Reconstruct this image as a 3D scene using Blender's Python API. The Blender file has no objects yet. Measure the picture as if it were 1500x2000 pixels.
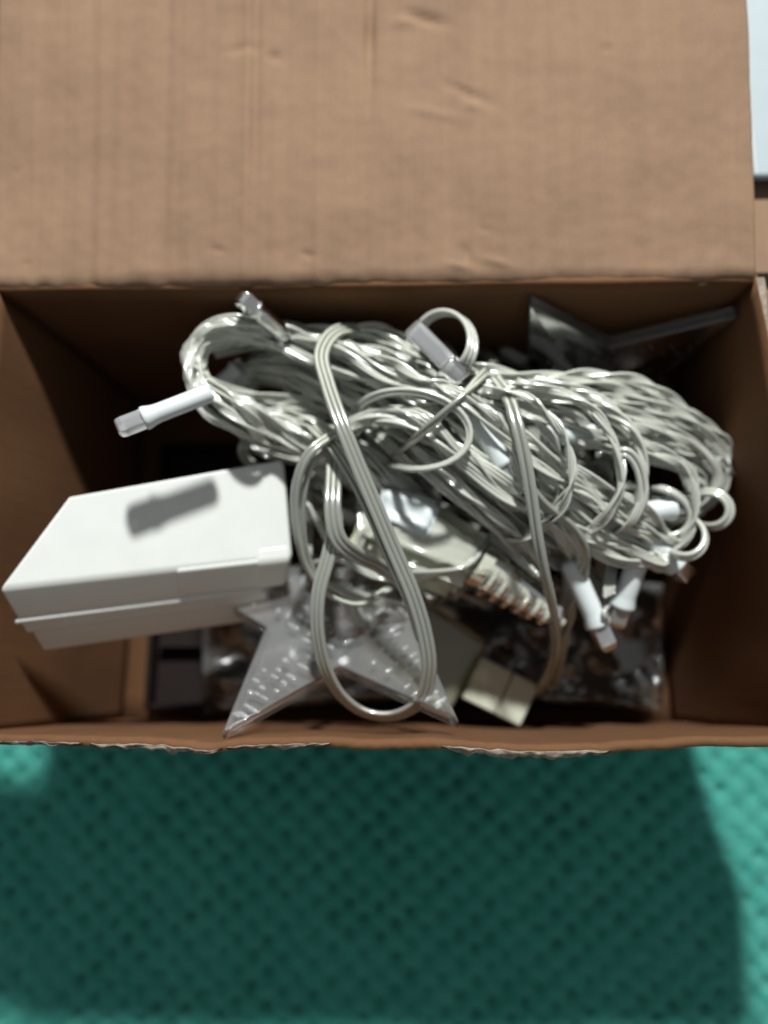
import bpy, bmesh, math, random
from mathutils import Vector, Matrix, noise
R = math.radians
S = bpy.context.scene
COL = S.collection

# ------------------------------------------------------------------ camera
RIM = 0.245            # height of the box rim above the carpet
BOT = 0.045            # height of the box floor above the carpet
CAM = Vector((0, 0, RIM + 0.40))
F = 1500.0
_down = Vector((800 - 750, -(1313 - 1000), -F)).normalized()
_Z = -_down
_X = (Vector((1, 0, 0)) - _Z * _Z.x).normalized()
_Y = _Z.cross(_X)
ROT = Matrix((_X, _Y, _Z))               # camera -> world
cam_d = bpy.data.cameras.new('camera')
cam = bpy.data.objects.new('camera', cam_d); COL.objects.link(cam)
cam_d.sensor_fit = 'HORIZONTAL'; cam_d.sensor_width = 36; cam_d.lens = 36
cam_d.clip_start = 0.01; cam_d.clip_end = 50
cam.matrix_world = Matrix.Translation(CAM) @ ROT.to_4x4()
cam_d.dof.use_dof = True; cam_d.dof.focus_distance = 0.372; cam_d.dof.aperture_fstop = 3.0
S.camera = cam

def at_wall(px, py, y):
    """the point seen at (px, py) on the upright plane at y"""
    d = ROT @ Vector(((px - 750) / F, -(py - 1000) / F, -1))
    return CAM + d * ((y - CAM.y) / d.y)
def at(px, py, z):
    """the point of the place at height z that the photograph shows at (px, py)"""
    d = ROT @ Vector(((px - 750) / F, -(py - 1000) / F, -1))
    return CAM + d * ((z - CAM.z) / d.z)

# ------------------------------------------------------------------ light
W = bpy.data.worlds.new('World'); S.world = W; W.use_nodes = True
W.node_tree.nodes['Background'].inputs[0].default_value = (0.95, 1.0, 1.0, 1)
W.node_tree.nodes['Background'].inputs[1].default_value = 0.245
ld = bpy.data.lights.new('ceiling_lamp', 'AREA'); ld.shape = 'DISK'; ld.size = 0.19
ld.energy = 128; ld.color = (0.97, 1.0, 0.975)
lamp = bpy.data.objects.new('ceiling_lamp', ld); COL.objects.link(lamp)
lamp.location = (0.20, 1.79, 2.2)
lamp.rotation_euler = (Vector((0, 0, 0.2)) - lamp.location).to_track_quat('-Z', 'Y').to_euler()
S.view_settings.view_transform = 'Standard'; S.view_settings.look = 'None'
S.view_settings.exposure = 0; S.view_settings.gamma = 1
S.render.engine = 'CYCLES'
cy = S.cycles
cy.max_bounces = 20; cy.diffuse_bounces = 18; cy.glossy_bounces = 5; cy.transmission_bounces = 18
cy.transparent_max_bounces = 40; cy.caustics_reflective = False; cy.caustics_refractive = False
cy.use_denoising = True

# ------------------------------------------------------------------ materials
def mat(name):
    m = bpy.data.materials.new(name); m.use_nodes = True
    nt = m.node_tree; n = nt.nodes
    return m, nt, n, n['Principled BSDF'], n['Material Output']

def ramp(nt, fac, stops):
    r = nt.nodes.new('ShaderNodeValToRGB')
    while len(r.color_ramp.elements) < len(stops): r.color_ramp.elements.new(0.5)
    for e, (p, c) in zip(r.color_ramp.elements, stops):
        e.position = p; e.color = (*c, 1)
    nt.links.new(fac, r.inputs[0]); return r.outputs[0]

def noise_tex(nt, scale, stretch=(1, 1, 1), detail=4, rough=0.6):
    tc = nt.nodes.new('ShaderNodeTexCoord'); mp = nt.nodes.new('ShaderNodeMapping')
    mp.inputs['Scale'].default_value = stretch
    nz = nt.nodes.new('ShaderNodeTexNoise')
    nz.inputs['Scale'].default_value = scale; nz.inputs['Detail'].default_value = detail
    nz.inputs['Roughness'].default_value = rough
    nt.links.new(tc.outputs['Object'], mp.inputs[0]); nt.links.new(mp.outputs[0], nz.inputs['Vector'])
    return nz.outputs['Fac']

def mix(nt, fac, a, b, mode='MIX'):
    m = nt.nodes.new('ShaderNodeMix'); m.data_type = 'RGBA'; m.blend_type = mode
    for k, v in ((0, fac), (6, a), (7, b)):
        if hasattr(v, 'links'): nt.links.new(v, m.inputs[k])
        else: m.inputs[k].default_value = v if k == 0 else (*v, 1)
    return m.outputs[2]

def bump(nt, h, strength, dist, bsdf):
    b = nt.nodes.new('ShaderNodeBump'); b.inputs['Strength'].default_value = strength
    b.inputs['Distance'].default_value = dist
    nt.links.new(h, b.inputs['Height']); nt.links.new(b.outputs[0], bsdf.inputs['Normal'])

def cardboard_mat(name, base, streak, sfac=0.55):
    m, nt, n, p, o = mat(name)
    big = noise_tex(nt, 14, (1, 1, 1), 3)
    c1 = ramp(nt, big, [(0.3, tuple(v * 0.9 for v in base)), (0.7, tuple(min(1, v * 1.07) for v in base))])
    flute = noise_tex(nt, 150, streak, 4, 0.6)
    c2 = mix(nt, sfac, c1, ramp(nt, flute, [(0.3, (0.76, 0.75, 0.74)), (0.7, (1.12, 1.12, 1.12))]), 'MULTIPLY')
    fib = noise_tex(nt, 900, (1, 1, 1), 5, 0.8)
    c3 = mix(nt, 0.6, c2, ramp(nt, fib, [(0.3, (0.78, 0.77, 0.76)), (0.7, (1.16, 1.16, 1.16))]), 'MULTIPLY')
    nt.links.new(c3, p.inputs['Base Color'])
    p.inputs['Roughness'].default_value = 0.85; p.inputs['Specular IOR Level'].default_value = 0.25
    bump(nt, flute, 0.6 * sfac, 0.0016, p)
    return m
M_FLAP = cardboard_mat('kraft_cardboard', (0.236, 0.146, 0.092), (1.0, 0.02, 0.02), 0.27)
M_CARD_SHADE = cardboard_mat('kraft_cardboard_shaded', (0.130, 0.060, 0.026), (1.0, 1.0, 0.03), 0.22)  # same board darkened: the box's inner shade is put into its colour
m, nt, n, p, o = mat('torn_cardboard_edge'); M_TORN = m
c = ramp(nt, noise_tex(nt, 260, (1, 1, 1), 5, 0.75), [(0.3, (0.15, 0.10, 0.065)), (0.7, (0.32, 0.27, 0.23))])
nt.links.new(c, p.inputs['Base Color']); p.inputs['Roughness'].default_value = 0.95

m, nt, n, p, o = mat('turquoise_carpet'); M_CARPET = m
f1 = noise_tex(nt, 190, (1, 1, 1), 6, 0.85); f2 = noise_tex(nt, 16, (1, 1, 1), 3)
c = mix(nt, 0.6, ramp(nt, f2, [(0.3, (0.050, 0.450, 0.365)), (0.7, (0.075, 0.52, 0.425))]),
        ramp(nt, f1, [(0.28, (0.5, 0.55, 0.55)), (0.72, (1.4, 1.3, 1.3))]), 'MULTIPLY')
nt.links.new(c, p.inputs['Base Color']); p.inputs['Roughness'].default_value = 0.95
p.inputs['Specular IOR Level'].default_value = 0.1
p.inputs['Sheen Weight'].default_value = 0.15
bump(nt, noise_tex(nt, 700, (1, 1, 1), 4, 0.8), 1.0, 0.0035, p)

def plastic_mat(name, col, rough, spec=0.5, grain=0.03):
    m, nt, n, p, o = mat(name)
    c = ramp(nt, noise_tex(nt, 60, (1, 1, 1), 4), [(0.25, tuple(v * (1 - grain) for v in col)), (0.75, tuple(min(1, v * (1 + grain)) for v in col))])
    nt.links.new(c, p.inputs['Base Color'])
    p.inputs['Roughness'].default_value = rough; p.inputs['Specular IOR Level'].default_value = spec
    return m, nt, p
M_WHITE, _nt, _p = plastic_mat('white_plastic', (0.665, 0.68, 0.65), 0.42)
bump(_nt, noise_tex(_nt, 1400, (1, 1, 1), 2), 0.12, 0.0004, _p)
M_SLEEVE, _nt, _p = plastic_mat('white_sleeve_plastic', (0.60, 0.645, 0.65), 0.35)
_p.inputs['Subsurface Weight'].default_value = 0.3; _p.inputs['Subsurface Radius'].default_value = (.004, .004, .004)
M_CORE, _nt, _p = plastic_mat('tinned_core', (0.96, 0.97, 0.90), 0.25, 0.8)
_p.inputs['Metallic'].default_value = 0.0
M_FLOOR_SHADE, _nt, _p = plastic_mat('floor_shade_black', (0.012, 0.007, 0.006), 0.6, 0.15)  # near-black that holds the shade of the box floor
M_GREYWHITE, _nt, _p = plastic_mat('pale_grey_plastic', (0.29, 0.33, 0.355), 0.5)
M_CHIP, _nt, _p = plastic_mat('led_chip', (0.06, 0.06, 0.065), 0.3)

def clear_mat(name, tint, body, alpha, rough, gloss=1.0, trans=0.3, edge=0.4, ior=1.6):
    """clear plastic: a thin clear wall with a little milky body and a shiny skin"""
    m, nt, n, p, o = mat(name)
    p.inputs['Base Color'].default_value = (*body, 1)
    p.inputs['Roughness'].default_value = rough
    p.inputs['Specular IOR Level'].default_value = 0.5 * gloss
    p.inputs['Coat Weight'].default_value = 1.0; p.inputs['Coat Roughness'].default_value = 0.18; p.inputs['Coat IOR'].default_value = 1.6
    tl = n.new('ShaderNodeBsdfTranslucent'); tl.inputs[0].default_value = (*body, 1)
    a = n.new('ShaderNodeMixShader'); a.inputs[0].default_value = trans
    nt.links.new(p.outputs[0], a.inputs[1]); nt.links.new(tl.outputs[0], a.inputs[2])
    tr = n.new('ShaderNodeBsdfTransparent'); tr.inputs[0].default_value = (*tint, 1)
    lw = n.new('ShaderNodeLayerWeight'); lw.inputs[0].default_value = 0.35
    mr = n.new('ShaderNodeMapRange'); mr.inputs[1].default_value = 0; mr.inputs[2].default_value = 1
    mr.inputs[3].default_value = alpha; mr.inputs[4].default_value = min(1, alpha + edge)
    nt.links.new(lw.outputs['Facing'], mr.inputs[0])
    b = n.new('ShaderNodeMixShader'); nt.links.new(mr.outputs[0], b.inputs[0])
    nt.links.new(tr.outputs[0], b.inputs[1]); nt.links.new(a.outputs[0], b.inputs[2])
    gl = n.new('ShaderNodeBsdfGlossy'); gl.inputs['Roughness'].default_value = max(0.06, rough * 0.6)
    fr = n.new('ShaderNodeFresnel'); fr.inputs[0].default_value = ior
    c = n.new('ShaderNodeMixShader'); nt.links.new(fr.outputs[0], c.inputs[0])
    nt.links.new(b.outputs[0], c.inputs[1]); nt.links.new(gl.outputs[0], c.inputs[2])
    nt.links.new(c.outputs[0], o.inputs[0])
    return m
M_WIRE = clear_mat('clear_wire_sleeve', (0.985, 1.0, 0.92), (0.965, 0.98, 0.88), 0.60, 0.2, 1.8, 0.25, 0.38, 2.2)
M_RUN = clear_mat('clear_flat_cable_sleeve', (0.98, 0.995, 0.91), (0.96, 0.975, 0.88), 0.26, 0.18, 1.8, 0.3, 0.5, 2.2)
M_CLEAR = clear_mat('clear_plastic', (1.0, 1.0, 1.0), (0.90, 0.91, 0.90), 0.05, 0.10, 1.0, 0.3, 0.35, 1.35)
M_CLEAR_SHADE = clear_mat('clear_plastic_shaded', (0.95, 0.95, 0.95), (0.5, 0.5, 0.5), 0.16, 0.2, 0.7, 0.4, 0.25)  # grey hazy copy of the clear plastic, dim corner light put into it
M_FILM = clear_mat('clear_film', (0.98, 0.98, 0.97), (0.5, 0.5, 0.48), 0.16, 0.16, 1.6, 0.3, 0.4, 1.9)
M_LENS = clear_mat('clear_led_lens', (0.95, 0.96, 0.98), (0.95, 0.97, 0.98), 0.3, 0.14, 1.3, 0.35, 0.4, 2.1)
M_MILKY = clear_mat('milky_plastic', (0.9, 0.92, 0.76), (0.95, 0.96, 0.82), 0.62, 0.2, 1.2, 0.3, 0.3, 1.8)
M_OLIVE = clear_mat('olive_clear_plastic', (0.9, 0.9, 0.78), (0.72, 0.72, 0.52), 0.38, 0.2, 1.2, 0.35)
M_YELLOW = clear_mat('yellowed_plastic', (0.93, 0.93, 0.72), (0.90, 0.91, 0.66), 0.72, 0.2, 1.2, 0.3)
M_CREAM, _nt, _p = plastic_mat('cream_plastic', (0.50, 0.505, 0.41), 0.45)
_p.inputs['Subsurface Weight'].default_value = 0.25; _p.inputs['Subsurface Radius'].default_value = (.005, .005, .003)

# ------------------------------------------------------------------ helpers
def link(name, me, material, parent=None, smooth=True):
    o = bpy.data.objects.new(name, me); COL.objects.link(o)
    for mm in (material if isinstance(material, (list, tuple)) else [material]): me.materials.append(mm)
    if smooth: me.polygons.foreach_set('use_smooth', [True] * len(me.polygons))
    if parent: o.parent = parent
    return o
def mesh_py(name, v, f, material, parent=None, smooth=True):
    me = bpy.data.meshes.new(name); me.from_pydata([tuple(x) for x in v], [], f); me.update()
    return link(name, me, material, parent, smooth)
def bm_obj(name, bm, material, parent=None, smooth=True):
    bmesh.ops.recalc_face_normals(bm, faces=bm.faces)
    me = bpy.data.meshes.new(name); bm.to_mesh(me); bm.free()
    return link(name, me, material, parent, smooth)
def bevel(o, w, seg=3, ang=35):
    b = o.modifiers.new('bevel', 'BEVEL'); b.width = w; b.segments = seg
    b.limit_method = 'ANGLE'; b.angle_limit = R(ang); b.harden_normals = True; return o
def tag(o, label, cat, group=None):
    o['label'] = label; o['category'] = cat
    if group: o['group'] = group
    return o
def thing(name, label, cat, group=None):
    o = bpy.data.objects.new(name, None); COL.objects.link(o); o.empty_display_size = 0.02
    return tag(o, label, cat, group)
def n3(x, y=0.0, z=0.0): return noise.noise(Vector((x, y, z)))
def sstep(a, b, x):
    t = max(0.0, min(1.0, (x - a) / (b - a))); return t * t * (3 - 2 * t)
def lerp_table(tab, x):
    if x <= tab[0][0]: return tab[0][1]
    for (x0, y0), (x1, y1) in zip(tab, tab[1:]):
        if x <= x1:
            t = (x - x0) / (x1 - x0); t = t * t * (3 - 2 * t); return y0 + (y1 - y0) * t
    return tab[-1][1]

def sheet(name, fn, nu, nv, thick, material, parent, extra=None):
    """a slab: fn(u, v) gives the face point and its normal; the back lies `thick` behind it"""
    v, f = [], []
    for s in (0, 1):
        for j in range(nv + 1):
            for i in range(nu + 1):
                P, N = fn(i / nu, j / nv)
                v.append(P - N * (thick * s))
    k = (nu + 1) * (nv + 1); I = lambda i, j, s: s * k + j * (nu + 1) + i
    for j in range(nv):
        for i in range(nu):
            f.append((I(i, j, 0), I(i + 1, j, 0), I(i + 1, j + 1, 0), I(i, j + 1, 0)))
            f.append((I(i, j, 1), I(i, j + 1, 1), I(i + 1, j + 1, 1), I(i + 1, j, 1)))
    nfaces = len(f)
    for i in range(nu):
        f.append((I(i, 0, 0), I(i, 0, 1), I(i + 1, 0, 1), I(i + 1, 0, 0)))
        f.append((I(i, nv, 0), I(i + 1, nv, 0), I(i + 1, nv, 1), I(i, nv, 1)))
    for j in range(nv):
        f.append((I(0, j, 0), I(0, j + 1, 0), I(0, j + 1, 1), I(0, j, 1)))
        f.append((I(nu, j, 0), I(nu, j, 1), I(nu, j + 1, 1), I(nu, j + 1, 0)))
    o = mesh_py(name, v, f, material, parent)
    if isinstance(material, (list, tuple)):
        for p_ in list(o.data.polygons)[nfaces:]: p_.material_index = 1; p_.use_smooth = False
    return o

# ------------------------------------------------------------------ the carpet
def axis(lo, hi, a, b, step, coarse):
    xs = []; x = lo
    while x < a - 1e-6: xs.append(x); x += coarse
    x = a
    while x < b - 1e-6: xs.append(x); x += step
    x = b
    while x < hi + 1e-6: xs.append(x); x += coarse
    return xs
AX, AY = 0.0245, 0.0225
def carpet_z(x, y):
    if not (-0.45 < x < 0.45 and -0.45 < y < 0.06): return 0.0
    xr = x + 0.0032 * n3(x * 31, y * 31, 3.1); yr = y + 0.10 * x + 0.0032 * n3(x * 31, y * 31, 8.7)
    u = xr / AX; w = yr / AY
    best = 9
    for du, dw in ((0, 0), (.5, .5)):
        a = (u - du) - round(u - du); b = (w - dw) - round(w - dw)
        best = min(best, (a * AX) ** 2 + (b * AY * 1.15) ** 2)
    pit = math.exp(-best / (0.0040 ** 2)) * (0.75 + 0.6 * n3(x * 30, y * 30, 5))
    wave = 0.5 + 0.5 * math.cos(2 * math.pi * (u + w)) * math.cos(2 * math.pi * (u - w))
    return -0.0100 * pit - 0.0025 * (1 - wave) + 0.0012 * n3(x * 160, y * 160) + 0.0012 * n3(x * 45, y * 45)
xs = axis(-1.8, 1.8, -0.42, 0.42, 0.0024, 0.23); ys = axis(-1.6, 2.0, -0.42, 0.02, 0.0024, 0.22)
v = [(x, y, carpet_z(x, y)) for y in ys for x in xs]
nx = len(xs)
f = [(j * nx + i, j * nx + i + 1, (j + 1) * nx + i + 1, (j + 1) * nx + i) for j in range(len(ys) - 1) for i in range(nx - 1)]
carpet = mesh_py('carpet', v, f, M_CARPET); carpet['kind'] = 'structure'
carpet['label'] = 'turquoise textured carpet under the cardboard box'

# ------------------------------------------------------------------ the cardboard box
box = thing('cardboard_box', 'open brown cardboard box with raised back flap and torn front edge on turquoise carpet', 'box')
TH = 0.0045
BL = at(-10, 563, RIM); BR = at(1477, 545, RIM)
ex = (BR - BL); WID = ex.length; ex.normalize(); ey = Vector((-ex.y, ex.x, 0)); EZ = Vector((0, 0, 1))
DEP = 0.252
BC = (BL + BR) / 2; BC.z = 0
INSET = 0.095
def bl(z): return -1 + INSET * (1 - max(0, min(1, (z - BOT) / (RIM - BOT))))
def bx(a, b, z):               # a: -1..1 across, b: 0 (back) .. 1 (front)
    return BC + ex * (a * WID / 2) - ey * (b * DEP) + EZ * z

# back wall and its flap are one sheet of board folded at the rim
def back_fn(u, v):
    z = BOT - TH * .9 + v * (RIM - BOT + TH * .9 - 0.003)
    P = bx(bl(z) - .012 + u * (1.024 - bl(z)), 0, z)
    return P + ey * (0.0015 * n3(u * 5, v * 3)), -ey
sheet('wall', back_fn, 40, 14, TH, M_CARD_SHADE, box)
FL = 0.235; RISE = R(8.5)
fd = ey * math.cos(RISE) + EZ * math.sin(RISE); fn_ = EZ * math.cos(RISE) - ey * math.sin(RISE)
def crease(d, w): return math.exp(-(d / w) ** 2)
DENTS = [(490, 82, 34, 7, -0.0022, -0.15), (552, 100, 12, 9, -0.0035, 0.5), (735, 58, 9, 34, -0.003, 0), (848, 22, 40, 9, -0.004, 0.3),
         (800, 30, 20, 8, 0.0025, 0), (925, 172, 46, 8, -0.003, 0.45), (935, 200, 16, 7, 0.002, 0.2), (860, 215, 60, 9, 0.0018, 0.2), (925, 492, 8, 16, -0.0026, -0.2),
         (912, 520, 24, 8, 0.0022, 0.2), (985, 512, 26, 7, 0.0018, 0.3), (620, 498, 14, 6, -0.002, 0.5), (448, 490, 12, 5, -0.0016, 0.3),
         (1195, 90, 10, 6, -0.0018, 0.3), (43, 326, 7, 5, -0.001, 0), (66, 512, 6, 5, -0.001, 0), (960, 448, 10, 5, -0.0015, 0.3), (880, 350, 26, 40, -0.0014, 0.2)]
def flap_fn(u, v):
    a = -1 + 2 * u
    base = bx(a * (1 - 0.004 * v) - (0.022 - 0.012 * v) * (1 - u) ** 2, 0, RIM) + fd * (v * FL)
    px = u * 1485 - 8 + (732 - u * 1485) * 0.03 * v; py = 545 - v * FL * 3380 + 18 * (1 - u)
    h = 0.0036 * n3(u * 3.1, v * 2.2, 1.7) + 0.0010 * n3(u * 22, v * 4, 5) + 0.0008 * n3(u * 13, v * 9, 8) + 0.00035 * n3(u * 60, v * 30, 2)
    h -= 0.0020 * crease(px - 517, 9) * sstep(560, 300, py + 60) + 0.0034 * crease(px - 738, 9) * sstep(300, 60, py)
    h += 0.0014 * crease(px - 500, 9) - 0.0016 * crease(px - 190, 14) + 0.0012 * crease(px - 640, 12) - 0.0010 * crease(px - 340, 12) + 0.0012 * crease(px - 1010, 30)
    for cx, cy_, sx, sy, am, ro in DENTS:
        dx = px - cx; dy = py - cy_; c_, s_ = math.cos(ro), math.sin(ro)
        q = ((dx * c_ + dy * s_) / sx) ** 2 + ((-dx * s_ + dy * c_) / sy) ** 2
        if q < 9: h += 0.62 * am * math.exp(-q)
    d = v * FL
    # the folded edge rolls over into the wall; the score line is slightly ragged
    roll = 0.009 + 0.002 * n3(u * 25, 0.5)
    if d < roll:
        h -= 0.0065 * (1 - math.sqrt(max(0, 1 - (1 - d / roll) ** 2)))
        base = base + fd * (0.0012 * n3(u * 60, 7.7) * (1 - d / roll))
    N = fn_
    return base + N * h, N
def warp(u, v): return flap_fn(u, v ** 1.35)
sheet('flap', warp, 220, 110, TH, [M_FLAP, M_TORN], box)

FLARE = {1: 0.20, -1: 0.010}
def side_fn(sg):
    def fn(u, v):               # u back->front
        z = BOT - TH * .9 + v * (RIM - BOT + TH * .9)
        a = 1 + FLARE[1] * v * u ** 2 if sg > 0 else bl(z) - FLARE[-1] * v * u
        P = bx(a, -0.004 + u * 1.008, z)
        bow = 0.003 * math.sin(u * math.pi) * v * (sg > 0) + 0.002 * n3(u * 4, v * 3, sg * 5)
        return P + ex * (sg * bow), -ex * sg
    return fn
sheet('wall', side_fn(-1), 30, 16, TH, [M_CARD_SHADE, M_TORN], box)
sheet('wall', side_fn(1), 30, 16, TH, [M_CARD_SHADE, M_TORN], box)
# side flaps: right hangs outside; the unseen left one is shaped for the carpet shadow
def right_flap_fn(u, v):
    b = 0.03 + .94 * u; P = bx(1 + FLARE[1] * b ** 2, b, RIM + 0.001)
    P = P + ex * (TH + 0.008 * min(1, v / 0.08) + 0.004 * v) - EZ * (0.10 * max(0, v - 0.08))
    if v < 0.08: P = P + EZ * (0.0025 * math.sin(v / 0.08 * math.pi))
    return P, (EZ if v < 0.08 else ex)
sheet('flap', right_flap_fn, 20, 24, 0.003, M_FLAP, box)
def left_flap_fn(u, v):
    b = 0.36 + .59 * u; P = bx(-1 - FLARE[-1] * b, b, RIM + 0.0035)
    return P - ex * (0.075 * v - 0.002) + EZ * (0.012 * v - 0.03 * v * v + 0.001 * n3(u * 4, v * 3)), EZ
sheet('flap', left_flap_fn, 24, 14, 0.003, [M_FLAP, M_TORN], box)

# front wall: its flap has been torn off, so the rim is ragged and bows outwards
RIMPX = [(-140, 1434), (0, 1436), (120, 1438), (210, 1441), (330, 1447), (400, 1452), (480, 1444), (600, 1441), (720, 1446), (860, 1444), (960, 1451), (1080, 1456), (1180, 1455),
         (1250, 1447), (1350, 1440), (1500, 1436), (1700, 1432)]
FBOT = -(bx(0, 1, 0)).dot(ey)
def front_fn(u, v):
    a = -1 + 2 * u
    Pb = bx(1.012 if a > 1 else bl(BOT) - .012 + u * (1.024 - bl(BOT)), 1, BOT - TH * .9)
    px = 732 + a * 905
    Pt = at(px, lerp_table(RIMPX, px), RIM)
    Pt = bx(a * (1 + FLARE[1 if a > 0 else -1] * abs(a)), 1, RIM) + ey * ((Pt - bx(a, 1, RIM)).dot(ey))
    w = v ** 1.2
    P = Pb.lerp(Pt, w)
    if v > 0.9: P = P + EZ * (0.0018 * (v - 0.9) * 10 * (n3(u * 34, 2.2) + 0.6 * n3(u * 95, 4.4))) + ey * (0.0009 * (v - 0.9) * 10 * n3(u * 70, 1.1))
    P = P + ey * (0.0012 * n3(u * 14, v * 4, 9))
    return P, ey
sheet('wall', front_fn, 230, 18, TH, M_CARD_SHADE, box)
# the torn liner paper left hanging from the front rim
def torn_fn(u0, u1, reach, seed):
    def fn(u, v):
        uu = u0 + (u1 - u0) * u
        P, N = front_fn(uu, 1.0)
        env = math.sin(math.pi * min(1, max(0, u))) ** 0.5
        l = reach * env * (0.6 + 0.5 * n3(uu * 45, seed) + 0.35 * n3(uu * 130, seed + 3))
        P = P - ey * (TH * 0.6 + v * max(0.0, l)) - EZ * (0.9 * v * v * max(0.0, l) - 0.0012) + EZ * (0.0012 * n3(uu * 80, v * 3, seed))
        return P, EZ
    return fn
for u0, u1, rc, sd in ((0.18, 0.335, 0.0058, 1.3), (0.34, 0.46, 0.0034, 4.1), (0.585, 0.755, 0.0075, 8.8), (0.05, 0.17, 0.0028, 6.6)):
    o_ = sheet('torn_paper', torn_fn(u0, u1, rc, sd), 70, 6, 0.0007, M_TORN, box)
    o_['label'] = 'ragged grey torn liner paper on the front rim'
# bottom: two flaps meeting, plus an unseen pad, added to shape the carpet shadow
def bot_fn(b0, b1, dz):
    def fn(u, v): return bx(bl(BOT) - .01 + u * (1.02 - bl(BOT)), b1 + (b0 - b1) * v, BOT + dz) , EZ
    return fn
sheet('bottom_flap', bot_fn(-0.01, 0.499, 0), 6, 6, TH * .8, M_CARD_SHADE, box)
sheet('bottom_flap', bot_fn(0.501, 1.012, 0), 6, 6, TH * .8, M_CARD_SHADE, box)
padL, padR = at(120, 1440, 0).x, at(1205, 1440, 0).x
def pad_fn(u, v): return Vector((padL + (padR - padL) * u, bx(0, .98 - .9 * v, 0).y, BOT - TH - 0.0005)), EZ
sheet('shadow_pad', pad_fn, 4, 4, BOT - TH - 0.003, M_CARD_SHADE, box)

# ------------------------------------------------------------------ the white plastic case
case = thing('plastic_case', 'white tapered plastic case with a clip lid, tilted against the left wall of the box', 'case')
CT = [at(0, 1147, .230), at(572, 1082, .190), at(556, 893, .200), at(135, 966, .232)]      # lid top: front left, front right, back right, back left
CB = [at(76, 1276, .187), at(548, 1208, .150)]
_dl, _dr = CB[0] - CT[0], CB[1] - CT[1]
CB += [CT[2] + _dr * 0.97, CT[3] + _dl * 0.97]
CENTRE = sum(CT + CB, Vector()) / 8
def cuvw(u, v, w):            # u left->right, v front->back, w bottom->top
    t = CT[0].lerp(CT[1], u).lerp(CT[3].lerp(CT[2], u), v)
    b = CB[0].lerp(CB[1], u).lerp(CB[3].lerp(CB[2], u), v)
    return b.lerp(t, w)
def cbox(name, us, vs, ws, material, parent, bev, shear=0.0, seg=4):
    bm = bmesh.new(); vv = []
    for w in ws:
        for (u, v) in ((us[0], vs[0]), (us[1], vs[0]), (us[1], vs[1]), (us[0], vs[1])):
            uu = u + (shear * (w - ws[0]) / (ws[1] - ws[0]) if u == us[1] else 0)
            vv.append(bm.verts.new(cuvw(uu, v, w)))
    for q in ((0, 3, 2, 1), (4, 5, 6, 7), (0, 1, 5, 4), (1, 2, 6, 5), (2, 3, 7, 6), (3, 0, 4, 7)):
        bm.faces.new([vv[k] for k in q])
    o = bm_obj(name, bm, material, parent); bevel(o, bev, seg); return o
cbox('lid', (-.004, 1.0), (-.02, 1.0), (0.555, 1.0), M_WHITE, case, 0.0028)
cbox('rim', (-.006, 0.90), (-.040, 1.008), (0.505, 0.55), M_WHITE, case, 0.0007, 0, 2)
cbox('tray', (0.012, 0.985), (0.0, 0.985), (0.0, 0.502), M_WHITE, case, 0.0026, -0.075)
cl = cbox('clip', (0.585, 0.90), (-.045, -.005), (0.63, 0.992), M_WHITE, case, 0.0012, 0, 3)
cbox('clip_post', (0.865, 0.992), (-.06, 0.10), (0.60, 1.012), M_WHITE, case, 0.0026)
cbox('tray_lip', (0.002, 0.93), (-.014, 0.99), (0.33, 0.502), M_WHITE, case, 0.0012, -.02, 2)

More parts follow.
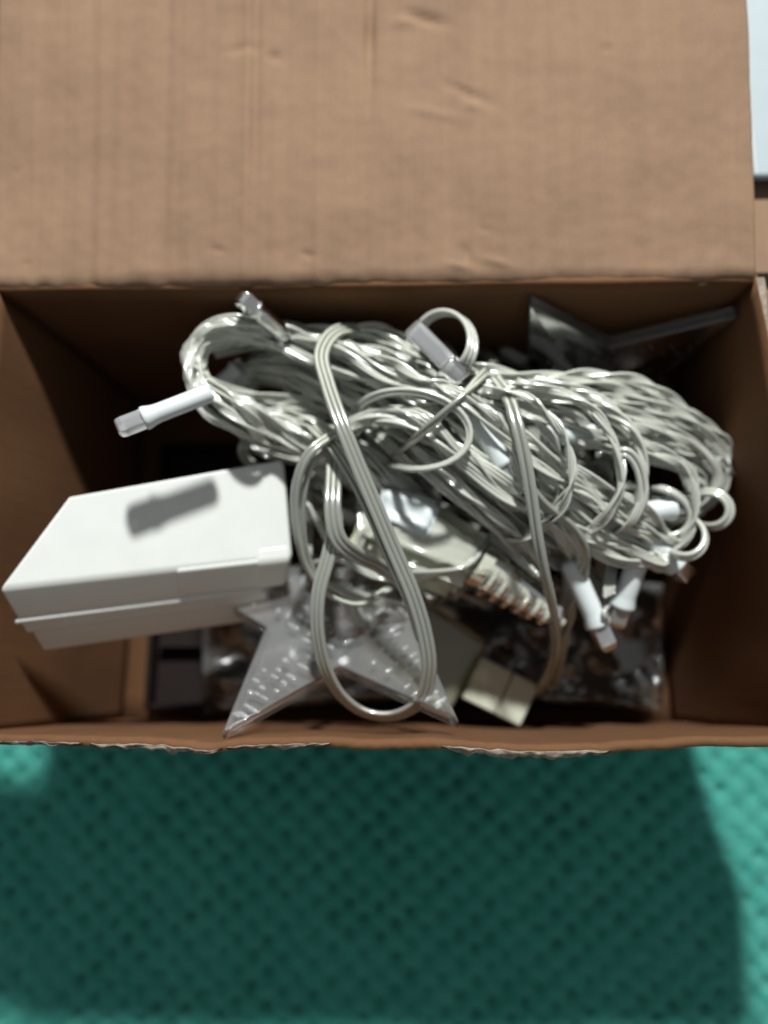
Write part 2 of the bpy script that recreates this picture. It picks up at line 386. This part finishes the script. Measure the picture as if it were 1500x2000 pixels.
# ------------------------------------------------------------------ star lamps of clear plastic
def make_star(name, C, e1, e2, rad, inner, label, thick=0.007, M_CLEAR=M_CLEAR):
    """five pointed hollow star: faceted face, side wall, flat back; ridges run across each arm"""
    N = e1.cross(e2).normalized()
    if N.z < 0: N = -N
    ux = e1.normalized(); uy = N.cross(ux)
    root = thing(name, label, 'star lamp')
    def P(r, a, h): return C + (ux * math.cos(a) + uy * math.sin(a)) * r + N * h
    bm = bmesh.new(); nr = 26
    for k in range(10):
        a0 = k * math.pi / 5; a1 = (k + 1) * math.pi / 5
        tip, dent = (a0, a1) if k % 2 == 0 else (a1, a0)
        T = P(rad, tip, 0.0015); D = P(rad * inner, dent, 0.0); O = P(0, 0, thick * 0.5)
        bm.faces.new([bm.verts.new(q) for q in (O, T, D)])
    bmesh.ops.remove_doubles(bm, verts=bm.verts, dist=1e-5)
    face = bm_obj('face', bm, M_CLEAR, root, False)
    # raised beads in rows along each arm catch the light
    bm = bmesh.new(); rg_ = random.Random(int(rad * 1e5))
    for k in range(5):
        a = k * 2 * math.pi / 5
        d_ = ux * math.cos(a) + uy * math.sin(a); w_ = uy * math.cos(a) - ux * math.sin(a)
        for i in range(12):
            t = 0.14 + 0.068 * i; half = rad * inner * 0.62 * (1 - t) * 1.15
            for j in (-1, 0, 1):
                if rg_.random() < .25: continue
                q = C + d_ * (rad * t + rg_.uniform(-.002, .002)) + w_ * (j * half * 0.6 + rg_.uniform(-.001, .001)) + N * (thick * 0.5 * (1 - t) * (1 - 0.5 * abs(j)))
                r_ = rg_.uniform(.0009, .0017); sx = rg_.uniform(1.6, 3.4)
                vs = [bm.verts.new(q + N * (r_ * 0.8))]
                for rr_, hh in ((.5, .68), (.86, .4), (1.0, 0.0)):
                    for m_ in range(7):
                        z_ = m_ * math.pi / 3.5; vs.append(bm.verts.new(q + w_ * (r_ * sx * rr_ * math.cos(z_)) + d_ * (r_ * rr_ * math.sin(z_)) + N * (r_ * hh)))
                for m_ in range(7):
                    n_ = (m_ + 1) % 7
                    bm.faces.new((vs[0], vs[1 + m_], vs[1 + n_]))
                    bm.faces.new((vs[1 + m_], vs[8 + m_], vs[8 + n_], vs[1 + n_])); bm.faces.new((vs[8 + m_], vs[15 + m_], vs[15 + n_], vs[8 + n_]))
    bm_obj('raised_beads', bm, M_CLEAR if M_CLEAR is M_CLEAR_SHADE else M_LENS, root)
    pts = []
    for k in range(10):
        pts.append((rad if k % 2 == 0 else rad * inner, k * math.pi / 5))
    bm = bmesh.new(); ring = []
    prof = ((0.0, 0.0012), (0.0016, 0.0), (0.0016, -thick), (0.0, -thick - 0.001), (-0.002, -thick), (-0.0016, -0.001))
    for r, a in pts:
        k = 1.9 if r == rad else 0.6
        ring.append([bm.verts.new(P(r + o_ * k, a, h)) for o_, h in prof])
    for i in range(10):
        p_, q_ = ring[i], ring[(i + 1) % 10]
        for j in range(6): bm.faces.new((p_[j], p_[(j + 1) % 6], q_[(j + 1) % 6], q_[j]))
    rim = bm_obj('rim', bm, M_CLEAR, root, False); bevel(rim, 0.0022, 3, 25)
    bm = bmesh.new(); c0 = bm.verts.new(P(0, 0, -thick * 0.9)); rr = [bm.verts.new(P(r - 0.001, a, -thick * .9)) for r, a in pts]
    for i in range(10): bm.faces.new((c0, rr[i], rr[(i + 1) % 10]))
    bm_obj('back', bm, M_CLEAR, root, False)
    # the lamp in its middle
    bm = bmesh.new()
    bmesh.ops.create_cone(bm, cap_ends=True, segments=16, radius1=.006, radius2=.004, depth=.012)
    M_ = Matrix((ux, uy, N)).transposed().to_4x4(); M_.translation = C - N * 0.004
    bmesh.ops.transform(bm, matrix=M_, verts=bm.verts)
    bm_obj('lamp', bm, M_LENS, root)
    return root
def star_px(t1, t2, tilt, inner, label, spin=1, m=M_CLEAR):
    """a star whose two neighbouring tips lie at t1 and t2; the rest sinks away from them by `tilt`"""
    A, B = (t if isinstance(t, Vector) else at(*t) for t in (t1, t2)); mid = (A + B) / 2; ch = B - A
    rad = ch.length / (2 * math.sin(math.pi / 5)); c = ch.normalized()
    h = EZ.cross(c).normalized() * spin; h = (h - c * h.dot(c)).normalized()
    up = c.cross(h).normalized(); up = up if up.z > 0 else -up
    d = h * math.cos(tilt) - up * math.sin(tilt)
    C = mid + d * (rad * math.cos(math.pi / 5))
    return make_star('star_lamp', C, A - C, B - C, rad, inner, label, M_CLEAR=m)
star_px((440, 1427, .222), (888, 1401, .217), R(37), .44, 'clear plastic star lamp with two arms reaching over the front wall of the box')
YW = BL.y - .0085
star_px(at_wall(1432, 620, YW - .003), at_wall(1037, 596, YW), R(80), .45, 'dim clear star lamp in the shaded back right corner of the box', 1, M_CLEAR_SHADE)
# a crumpled clear bag on the tray, below the star and the plugs
bag = thing('plastic_bag', 'crumpled clear plastic bag lying in shade below the star and the plugs', 'bag')
def bag_fn(u, v):
    px = 395 + u * 900; py = 1395 - v * 250 - 30 * math.sin(u * 3)
    z = .084 + .020 * n3(u * 7, v * 2.4, 3) + .008 * n3(u * 22, v * 6, 1) + .004 * n3(u * 50, v * 18, 6) - .012 * abs(2 * u - 1) ** 4
    return at(px, py, max(.072, z)), EZ
sheet('film', bag_fn, 110, 34, .0006, M_FILM, bag)
fold = sheet('folded_hem', lambda u, v: (bag_fn(.03 + .94 * u, .02 + .07 * v)[0] + EZ * (.0025 + .003 * math.sin(v * 3.1)), EZ), 80, 5, .0008, M_FILM, bag)
# added near-black tray: shade on the box floor is put into its colour
tray = thing('shade_tray', 'added near-black tray standing in for the shade on the box floor', 'tray')
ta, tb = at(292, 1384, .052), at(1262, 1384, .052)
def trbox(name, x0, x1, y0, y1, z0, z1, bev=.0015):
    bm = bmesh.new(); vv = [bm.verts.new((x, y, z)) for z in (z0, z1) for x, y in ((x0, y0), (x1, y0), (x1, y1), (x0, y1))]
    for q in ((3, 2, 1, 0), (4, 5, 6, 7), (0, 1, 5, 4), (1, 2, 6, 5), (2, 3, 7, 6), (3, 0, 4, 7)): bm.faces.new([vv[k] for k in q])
    o = bm_obj(name, bm, M_FLOOR_SHADE, tray); bevel(o, bev, 3); return o
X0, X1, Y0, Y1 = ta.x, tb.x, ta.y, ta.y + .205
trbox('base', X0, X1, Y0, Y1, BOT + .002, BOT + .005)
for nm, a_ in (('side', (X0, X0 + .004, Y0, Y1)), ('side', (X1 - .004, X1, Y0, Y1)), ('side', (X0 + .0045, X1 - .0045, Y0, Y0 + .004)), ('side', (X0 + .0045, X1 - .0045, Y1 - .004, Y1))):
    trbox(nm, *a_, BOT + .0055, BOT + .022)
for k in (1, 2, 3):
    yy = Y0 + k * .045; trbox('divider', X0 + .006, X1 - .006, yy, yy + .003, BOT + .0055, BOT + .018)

# ------------------------------------------------------------------ the string of lights
lights = thing('string_lights', 'tangled bundle of clear wired string lights with white sleeved bulbs, filling the box', 'string lights')
rnd = random.Random(7)
def catmull(P, step=0.0038):
    out = []
    Q = [P[0] * 2 - P[1]] + P + [P[-1] * 2 - P[-2]]
    for i in range(1, len(Q) - 2):
        p0, p1, p2, p3 = Q[i - 1], Q[i], Q[i + 1], Q[i + 2]
        n = max(2, int((p2 - p1).length / step))
        for k in range(n):
            t = k / n
            out.append(0.5 * ((2 * p1) + (p2 - p0) * t + (2 * p0 - 5 * p1 + 4 * p2 - p3) * t * t + (3 * p1 - p0 - 3 * p2 + p3) * t ** 3))
    out.append(P[-1]); return out
def wire(path, r, lobes=2, twist=14.0, phase=0.0, core=True, name='wire', parent=None, m=None):
    """clear insulated conductors lying side by side, slowly twisting; one mesh"""
    v, f, mi = [], [], []
    n = len(path); fr = []
    t0 = (path[1] - path[0]).normalized()
    nn = t0.cross(Vector((0.3, 0.2, 1))).normalized(); L = 0
    for i in range(n):
        t = (path[min(n - 1, i + 1)] - path[max(0, i - 1)])
        t = t.normalized() if t.length > 1e-9 else t0
        nn = (nn - t * nn.dot(t)).normalized(); b = t.cross(nn)
        if i: L += (path[i] - path[i - 1]).length
        a = phase + twist * L
        fr.append((nn * math.cos(a) + b * math.sin(a), b * math.cos(a) - nn * math.sin(a)))
    offs = {1: [0], 2: [-.92, .92], 3: [-1.8, 0, 1.8]}[lobes]
    def tube(off, rad, seg, m):
        b0 = len(v)
        for i in range(n):
            A, B = fr[i]; c = path[i] + A * (off * r)
            for k in range(seg):
                q = 2 * math.pi * k / seg
                v.append(c + A * (rad * math.cos(q)) + B * (rad * math.sin(q)))
        for i in range(n - 1):
            for k in range(seg):
                k2 = (k + 1) % seg
                f.append((b0 + i * seg + k, b0 + i * seg + k2, b0 + (i + 1) * seg + k2, b0 + (i + 1) * seg + k)); mi.append(m)
        f.append(tuple(b0 + k for k in range(seg - 1, -1, -1))); mi.append(m)
        f.append(tuple(b0 + (n - 1) * seg + k for k in range(seg))); mi.append(m)
    for o_ in offs:
        tube(o_, r, 8, 0)
        if core: tube(o_, r * 0.62, 6, 1)
    me = bpy.data.meshes.new(name); me.from_pydata([tuple(x) for x in v], [], f); me.update()
    o = link(name, me, [m or M_WIRE, M_CORE], parent or lights)
    me.polygons.foreach_set('material_index', mi)
    return o
def family(ctrl, n, r=0.00094, seed=1, roll=0.0, wob=0.3, lobes=3, zmax=None):
    rg = random.Random(seed)
    C = [at(c[0], c[1], c[2]) for c in ctrl]
    for k in range(int(n * 1.6 + .5) if n > 4 else n):
        a = rg.uniform(0, 2 * math.pi); q = math.sqrt(rg.random()); s0, t0 = q * math.cos(a), q * math.sin(a)
        P = []
        for i, c in enumerate(ctrl):
            T = (C[min(len(C) - 1, i + 1)] - C[max(0, i - 1)]); T.z = 0; T.normalize(); side = Vector((-T.y, T.x, 0))
            ca, sa = math.cos(roll * i), math.sin(roll * i)
            s = s0 * ca - t0 * sa + wob * rg.uniform(-1, 1); t = s0 * sa + t0 * ca + wob * rg.uniform(-1, 1)
            wpx = c[3] * 0.42 / F
            P.append(C[i] + side * (s * wpx) + Vector((0, 0, t * (c[4] if len(c) > 4 else 0.012))) + T * (rg.uniform(-1, 1) * 0.006))
        wire(catmull(P), r * rg.uniform(0.9, 1.1), lobes, rg.uniform(40, 150) * rg.choice((-1, 1)), rg.uniform(0, 6))
# the deep layer of the tangle
rg = random.Random(21)
for k in range(80):
    cx, cyy = rg.uniform(560, 1240), rg.uniform(740, 1120); z0 = rg.uniform(.10, .188)
    an = rg.gauss(0.55, 0.5); ln = rg.uniform(160, 330)
    P = []
    for i in range(6):
        t = -1 + 2 * i / 5
        P.append(at(min(1190, max(600, cx + ln * t * math.cos(an) + rg.uniform(-40, 40))), min(1200, max(680, cyy + ln * t * math.sin(an) + rg.uniform(-50, 50))), z0 + rg.uniform(-.02, .02)))
    wire(catmull(P), 0.0013, 3, 40, rg.uniform(0, 6), False)
# the tied skein: left loop to middle to right loops
family([(640, 800, .18, 40), (520, 790, .19, 30), (420, 765, .215, 22), (378, 715, .226, 20, .008), (398, 662, .228, 20, .008), (460, 645, .225, 22), (550, 662, .215, 32), (650, 695, .217, 44),
        (750, 735, .225, 46), (835, 770, .232, 36), (890, 785, .235, 30), (970, 850, .230, 48), (1060, 925, .225, 58), (1150, 985, .215, 60), (1235, 1030, .205, 50), (1300, 1065, .19, 30)], 17, seed=3)
family([(430, 668, .20, 18), (540, 650, .20, 14), (640, 660, .205, 18), (740, 655, .205, 22), (840, 705, .215, 26), (930, 745, .222, 26), (1040, 752, .218, 22), (1150, 752, .213, 22), (1260, 778, .205, 30), (1355, 828, .195, 32),
        (1412, 890, .180, 24), (1390, 960, .170, 22), (1310, 985, .165, 30), (1200, 960, .16, 30)], 12, seed=5)
family([(900, 760, .220, 26), (1000, 775, .222, 40), (1110, 800, .22, 50), (1210, 845, .212, 50), (1310, 885, .20, 45), (1380, 930, .185, 30), (1350, 990, .175, 30), (1260, 1000, .18, 30)], 14, seed=6)
family([(385, 700, .228, 14, .006), (388, 748, .230, 22, .008), (425, 785, .230, 34, .011), (480, 812, .226, 38, .012), (540, 835, .212, 40, .013), (600, 856, .212, 38, .013), (660, 880, .205, 36, .012), (740, 930, .19, 40, .012), (820, 985, .175, 40)],
       16, seed=8, roll=0.75, wob=0.12)
family([(470, 760, .180, 26), (520, 720, .185, 40), (610, 745, .192, 52), (720, 800, .20, 55), (830, 880, .205, 52), (930, 960, .205, 46), (1010, 1030, .195, 42), (1060, 1090, .18, 35)], 20, seed=9)
family([(620, 900, .195, 20), (690, 830, .222, 16, .006), (750, 808, .228, 16, .006), (830, 835, .228, 22), (905, 895, .226, 26), (985, 955, .222, 26), (1060, 1000, .215, 20), (1108, 1055, .205, 14), (1122, 1120, .185, 12), (1105, 1200, .155, 12), (1085, 1290, .12, 10), (1065, 1340, .10, 8)],
       6, seed=10, wob=0.18, r=.0011)
family([(760, 850, .205, 18), (840, 915, .213, 18), (930, 990, .213, 18), (1010, 1060, .20, 18), (1050, 1120, .18, 14)], 5, seed=12, wob=.12)
# coils on the right
family([(930, 780, .226, 20), (1010, 790, .232, 16), (1075, 835, .234, 12), (1108, 900, .233, 10), (1098, 975, .226, 10), (1050, 1040, .21, 14), (990, 1060, .19, 16)], 3, seed=13, wob=.35)
family([(1010, 770, .226, 16), (1110, 790, .231, 14), (1175, 845, .232, 10), (1200, 920, .23, 10), (1180, 1000, .22, 12), (1120, 1050, .20, 14)], 3, seed=14, wob=.4)
family([(1090, 780, .224, 20), (1180, 800, .226, 14), (1240, 860, .227, 8), (1252, 940, .225, 8), (1222, 1010, .214, 12), (1160, 1040, .20, 14)], 3, seed=15, wob=.4)
family([(1130, 860, .218, 18), (1230, 880, .216, 16), (1320, 900, .211, 12), (1352, 955, .205, 10), (1340, 1040, .196, 8), (1290, 1090, .187, 10), (1210, 1085, .185, 14), (1130, 1030, .185, 14)], 3, seed=16, wob=.35)
family([(980, 900, .215, 30), (1080, 985, .214, 28), (1160, 1050, .207, 22), (1240, 1090, .198, 14), (1300, 1085, .193, 10), (1240, 1020, .19, 20)], 7, seed=17, wob=.25)
def ring(cx, cyy, rx, ry, z, rot, a0, a1, r=0.0017, lobes=2, seed=0, dz=0.01):
    P = []
    for i in range(14):
        a = a0 + (a1 - a0) * i / 13
        x, y = rx * math.cos(a), ry * math.sin(a)
        P.append(at(cx + x * math.cos(rot) - y * math.sin(rot), cyy + x * math.sin(rot) + y * math.cos(rot), z + dz * math.sin(a * 0.7 + seed) - .04 * abs(2 * i / 13 - 1) ** 7))
    wire(catmull(P), r, lobes, 4, seed)
ring(1338, 1050, 40, 38, .20, 0, -3.4, 2.9, seed=1)
ring(1386, 995, 40, 34, .195, .2, -3.3, 2.4, seed=2)
ring(1225, 945, 30, 62, .228, -.15, -2.4, 1.9, seed=3)
ring(868, 670, 55, 60, .238, .2, -3.6, 1.2, r=.0016, lobes=3, seed=1)
ring(800, 840, 118, 75, .240, .12, -2.9, 1.9, r=.0013, lobes=2, seed=2.2, dz=.004)
ring(1290, 1000, 60, 45, .21, .4, -2.4, 2.4, seed=4)
ring(500, 880, 26, 26, .185, 0, 1.4, 4.0, seed=4)
# the dim wires just under the twisted part of the skein
family([(470, 850, .186, 6), (500, 872, .184, 8), (560, 885, .184, 12), (640, 905, .186, 12), (720, 960, .18, 14)], 4, seed=19, wob=.3)
family([(590, 1010, .16, 10), (650, 1005, .16, 14), (720, 1015, .16, 14)], 4, seed=20)
# the loose runs lying on top
def run(pts, r=0.0019, lobes=2, twist=3, phase=0.2):
    return wire(catmull([at(*p) for p in pts]), r, lobes, twist, phase, m=M_RUN)
run([(700, 640, .212), (655, 648, .228), (628, 690, .238), (640, 750, .246), (668, 830, .252), (702, 915, .252), (738, 1000, .249), (772, 1080, .244), (806, 1160, .238), (830, 1240, .229), (838, 1310, .219), (820, 1370, .207), (770, 1398, .199),
     (712, 1392, .197), (664, 1356, .203), (634, 1300, .214), (620, 1230, .224), (622, 1160, .229), (640, 1090, .229), (655, 1010, .223), (640, 940, .21)], .0016, 3, 1.6, 0.1)
run([(600, 820, .214), (650, 870, .236), (690, 930, .242), (726, 1000, .244), (760, 1080, .242), (800, 1170, .236), (826, 1250, .225)], .0014, 3, 3, .4)
run([(735, 830, .21), (690, 835, .226), (640, 855, .238), (600, 890, .242), (580, 940, .238), (576, 1000, .23), (584, 1060, .222), (600, 1110, .214), (640, 1160, .208), (700, 1180, .203), (760, 1150, .19)], .0017, 2, 5, .3)
run([(640, 870, .225), (612, 900, .234), (596, 950, .231), (592, 1010, .224), (600, 1080, .214), (625, 1140, .206)], .0013, 2, 5, .9)
run([(655, 860, .218), (652, 930, .232), (650, 1000, .238), (662, 1055, .236), (700, 1086, .226), (740, 1105, .214), (790, 1140, .20)], .0017, 3, 2, .2)
run([(960, 730, .226), (990, 770, .24), (1010, 830, .246), (1026, 900, .247), (1038, 970, .244), (1050, 1050, .237), (1064, 1120, .226), (1080, 1190, .206), (1090, 1260, .17), (1080, 1330, .12)], .0019, 2, 9, .2)
run([(925, 780, .236), (985, 850, .236), (1010, 920, .236), (1060, 985, .23), (1115, 1030, .222), (1140, 1080, .21), (1130, 1160, .18)], .0016, 3, 4, 1.2)
run([(1075, 1190, .18), (1085, 1240, .165), (1082, 1290, .15), (1060, 1340, .125), (1040, 1360, .11)], .0018, 2, 4, .2)
run([(670, 1150, .16), (690, 1210, .15), (740, 1280, .13), (800, 1330, .115)], .0018, 2, 4, .2)

# the wraps that hold the skein together
run([(966, 705, .20), (940, 735, .238), (890, 785, .247), (825, 845, .240), (770, 890, .205)], .0014, 2, 60, .3)
# bulbs
def bulb(base, tip, rad=0.0060, label=None, clear=False, split=0.72):
    A, B = at(*base), at(*tip); ax = (B - A); L = ax.length; ax.normalize()
    s = ax.cross(EZ).normalized(); t = s.cross(ax)
    def lathe(name, prof, seg, material, parent, square=False, rot=0):
        v, f = [], []
        for d, r in prof:
            for k in range(seg):
                q = 2 * math.pi * k / seg + rot
                v.append(A + ax * (d * L) + (s * math.cos(q) + t * math.sin(q)) * (r * rad))
        m_ = len(prof)
        for i in range(m_ - 1):
            for k in range(seg): f.append((i * seg + k, i * seg + (k + 1) % seg, (i + 1) * seg + (k + 1) % seg, (i + 1) * seg + k))
        f.append(tuple(range(seg - 1, -1, -1))); f.append(tuple((m_ - 1) * seg + k for k in range(seg)))
        return mesh_py(name, v, f, material, parent, not square)
    sl = lathe('bulb', [(0, .55), (.02, .9), (.06, 1.0), (split - .16, 1.0), (split - .1, 1.06), (split - .03, 1.24), (split, 1.26), (split + .01, 1.1)], 16, M_LENS if clear else M_SLEEVE, lights)
    if label: sl['label'] = label
    ln = lathe('lens', [(split + .005, 1.2), (.93, 1.22), (.985, 1.1), (1.0, .8)], 4, M_LENS, sl, True, math.pi / 4); bevel(ln, .0012, 3)
    lathe('led_chip', [(split + .06, .5), (.9, .55)], 4, M_CHIP, sl, True, .6)
bulb((414, 766, .258), (228, 838, .266), .0051)
bulb((560, 658, .222), (468, 578, .250), .0052, clear=True)
bulb((890, 765, .238), (1024, 962, .225), .0060)
bulb((1112, 1095, .195), (1190, 1268, .180), .0062)
bulb((1252, 1078, .195), (1200, 1222, .172), .0064)
bulb((1255, 1040, .20), (1345, 1128, .186), .0062)
bulb((1340, 905, .182), (1442, 918, .178), .0062)
bulb((1190, 1012, .207), (1360, 985, .20), .0062)
bulb((1010, 1175, .18), (1098, 1200, .18), .0052, clear=True, split=.4)
bulb((425, 760, .19), (480, 712, .19), .0062)
bulb((905, 745, .240), (800, 640, .246), .0068, 'clear bulb standing up at the knot of the bundle', True, .3)
bulb((1060, 850, .225), (1190, 850, .212), .0055)

# ------------------------------------------------------------------ the translucent plug with its ribbed cord guard
plug = thing('power_adapter', 'translucent yellowish plug housing with ribbed cord guard under the loose wires', 'plug')
def hull_box(name, A, B, wid, hgt, material, parent, bev, taper=1.0, up=Vector((0, 0, 1)), crumple=0.0):
    ax = (B - A).normalized(); s = ax.cross(up).normalized(); t = s.cross(ax)
    bm = bmesh.new(); vv = []
    for Q, k in ((A, 1.0), (B, taper)):
        for a, b in ((-1, -1), (1, -1), (1, 1), (-1, 1)): vv.append(bm.verts.new(Q + s * (a * wid * k / 2) + t * (b * hgt * k / 2)))
    for q in ((0, 1, 2, 3), (7, 6, 5, 4), (0, 4, 5, 1), (1, 5, 6, 2), (2, 6, 7, 3), (3, 7, 4, 0)): bm.faces.new([vv[k] for k in q])
    if crumple:
        bmesh.ops.bevel(bm, geom=bm.edges[:], offset=bev, segments=3, affect='EDGES')
        bmesh.ops.subdivide_edges(bm, edges=[e for e in bm.edges if e.calc_length() > .004], cuts=9, use_grid_fill=True)
        bm.normal_update()
        for v_ in bm.verts: v_.co += v_.normal * (crumple * (n3(v_.co.x * 90, v_.co.y * 90, v_.co.z * 90) + 0.5 * n3(v_.co.x * 240, v_.co.y * 240, v_.co.z * 240)))
        return bm_obj(name, bm, material, parent)
    o = bm_obj(name, bm, material, parent); bevel(o, bev, 4); return o
hull_box('housing', at(735, 1000, .185), at(950, 1108, .192), .050, .026, M_MILKY, plug, .008, .66, crumple=.0028)
hull_box('housing_flange', at(690, 1040, .175), at(900, 1138, .180), .030, .012, M_YELLOW, plug, .004, .8, crumple=.0018)
hull_box('inner_block', at(740, 985, .196), at(850, 1020, .199), .024, .008, M_SLEEVE, plug, .003, crumple=.002)
A, B = at(935, 1105, .190), at(1085, 1205, .176); ax = (B - A).normalized()
s_ = ax.cross(EZ).normalized(); t_ = s_.cross(ax); L_ = (B - A).length
v, f = [], []; prof = []
for k in range(6):
    d = 0.10 + k * 0.145; r = 0.0145 - 0.0011 * k
    prof += [(d, r * .76), (d + .015, r), (d + .065, r), (d + .085, r * .76)]
prof = [(-.05, .0125), (.08, .0112)] + prof + [(1.0, .0048), (1.1, .0042)]
lowdir = (at(900, 1190, .18) - at(960, 1100, .18)).normalized()
for d, r in prof:
    full = 0.0145 - 0.0075 * max(0, min(1, d))
    for k in range(24):
        q = 2 * math.pi * k / 24; dr = s_ * math.cos(q) + t_ * math.sin(q)
        m_ = sstep(-0.1, 0.5, dr.dot(lowdir)); rr = full * (1 - m_) + r * m_ if -0.01 < d < 0.99 else r
        v.append(A + ax * (d * L_) + s_ * (rr * 1.1 * math.cos(q)) + t_ * (rr * .85 * math.sin(q)))
for i in range(len(prof) - 1):
    for k in range(24): f.append((i * 24 + k, i * 24 + (k + 1) % 24, (i + 1) * 24 + (k + 1) % 24, (i + 1) * 24 + k))
f.append(tuple(range(23, -1, -1))); f.append(tuple((len(prof) - 1) * 24 + k for k in range(24)))
mesh_py('cord_guard', v, f, M_MILKY, plug, False)
# the second plug lies deeper, its cream head against the front wall
plug2 = thing('power_plug', 'olive plug with a grooved cream head lying deep by the front wall', 'plug')
hull_box('body', at(740, 1215, .118), at(915, 1325, .112), .062, .020, M_OLIVE, plug2, .006, .9)
hull_box('head', at(918, 1322, .118), at(980, 1352, .116), .030, .0165, M_CREAM, plug2, .0016)
hull_box('head', at(981.5, 1352.8, .1155), at(1030, 1378, .114), .030, .015, M_CREAM, plug2, .0016)

# ------------------------------------------------------------------ things beside the box
wb = thing('plastic_box', 'pale white rounded plastic box standing behind the right end of the cardboard box', 'plastic box')
def rbox(name, x0, x1, y0, y1, z0, z1, material, parent, bev):
    bm = bmesh.new(); vv = [bm.verts.new((x, y, z)) for z in (z0, z1) for x, y in ((x0, y0), (x1, y0), (x1, y1), (x0, y1))]
    for q in ((3, 2, 1, 0), (4, 5, 6, 7), (0, 1, 5, 4), (1, 2, 6, 5), (2, 3, 7, 6), (3, 0, 4, 7)): bm.faces.new([vv[k] for k in q])
    o = bm_obj(name, bm, material, parent); bevel(o, bev, 4); return o
ct = thing('cardboard_carton', 'closed brown carton behind the right corner of the open box', 'carton')
c0 = at(1474, 540, .215)
cx0, cy0, ct_ = c0.x, max(c0.y, 0.235), .215
rbox('carton_body', cx0, cx0 + .30, cy0, cy0 + .26, .002, ct_ - .004, M_FLAP, ct, .002)
rbox('top_flap', cx0, cx0 + .30, cy0, cy0 + .128, ct_ - .0035, ct_, M_FLAP, ct, .0008)
rbox('top_flap', cx0, cx0 + .30, cy0 + .131, cy0 + .26, ct_ - .0035, ct_, M_FLAP, ct, .0008)
p0 = at(1471, 345, ct_ + .012)
rbox('body', p0.x + .004, p0.x + .19, p0.y + .004, p0.y + .27, ct_ + .0005, ct_ + .0055, M_GREYWHITE, wb, .002)
rbox('lid', p0.x, p0.x + .194, p0.y, p0.y + .274, ct_ + .006, ct_ + .012, M_GREYWHITE, wb, .0045)
wb['label'] = 'flat pale white rounded plastic box lying on the closed carton'
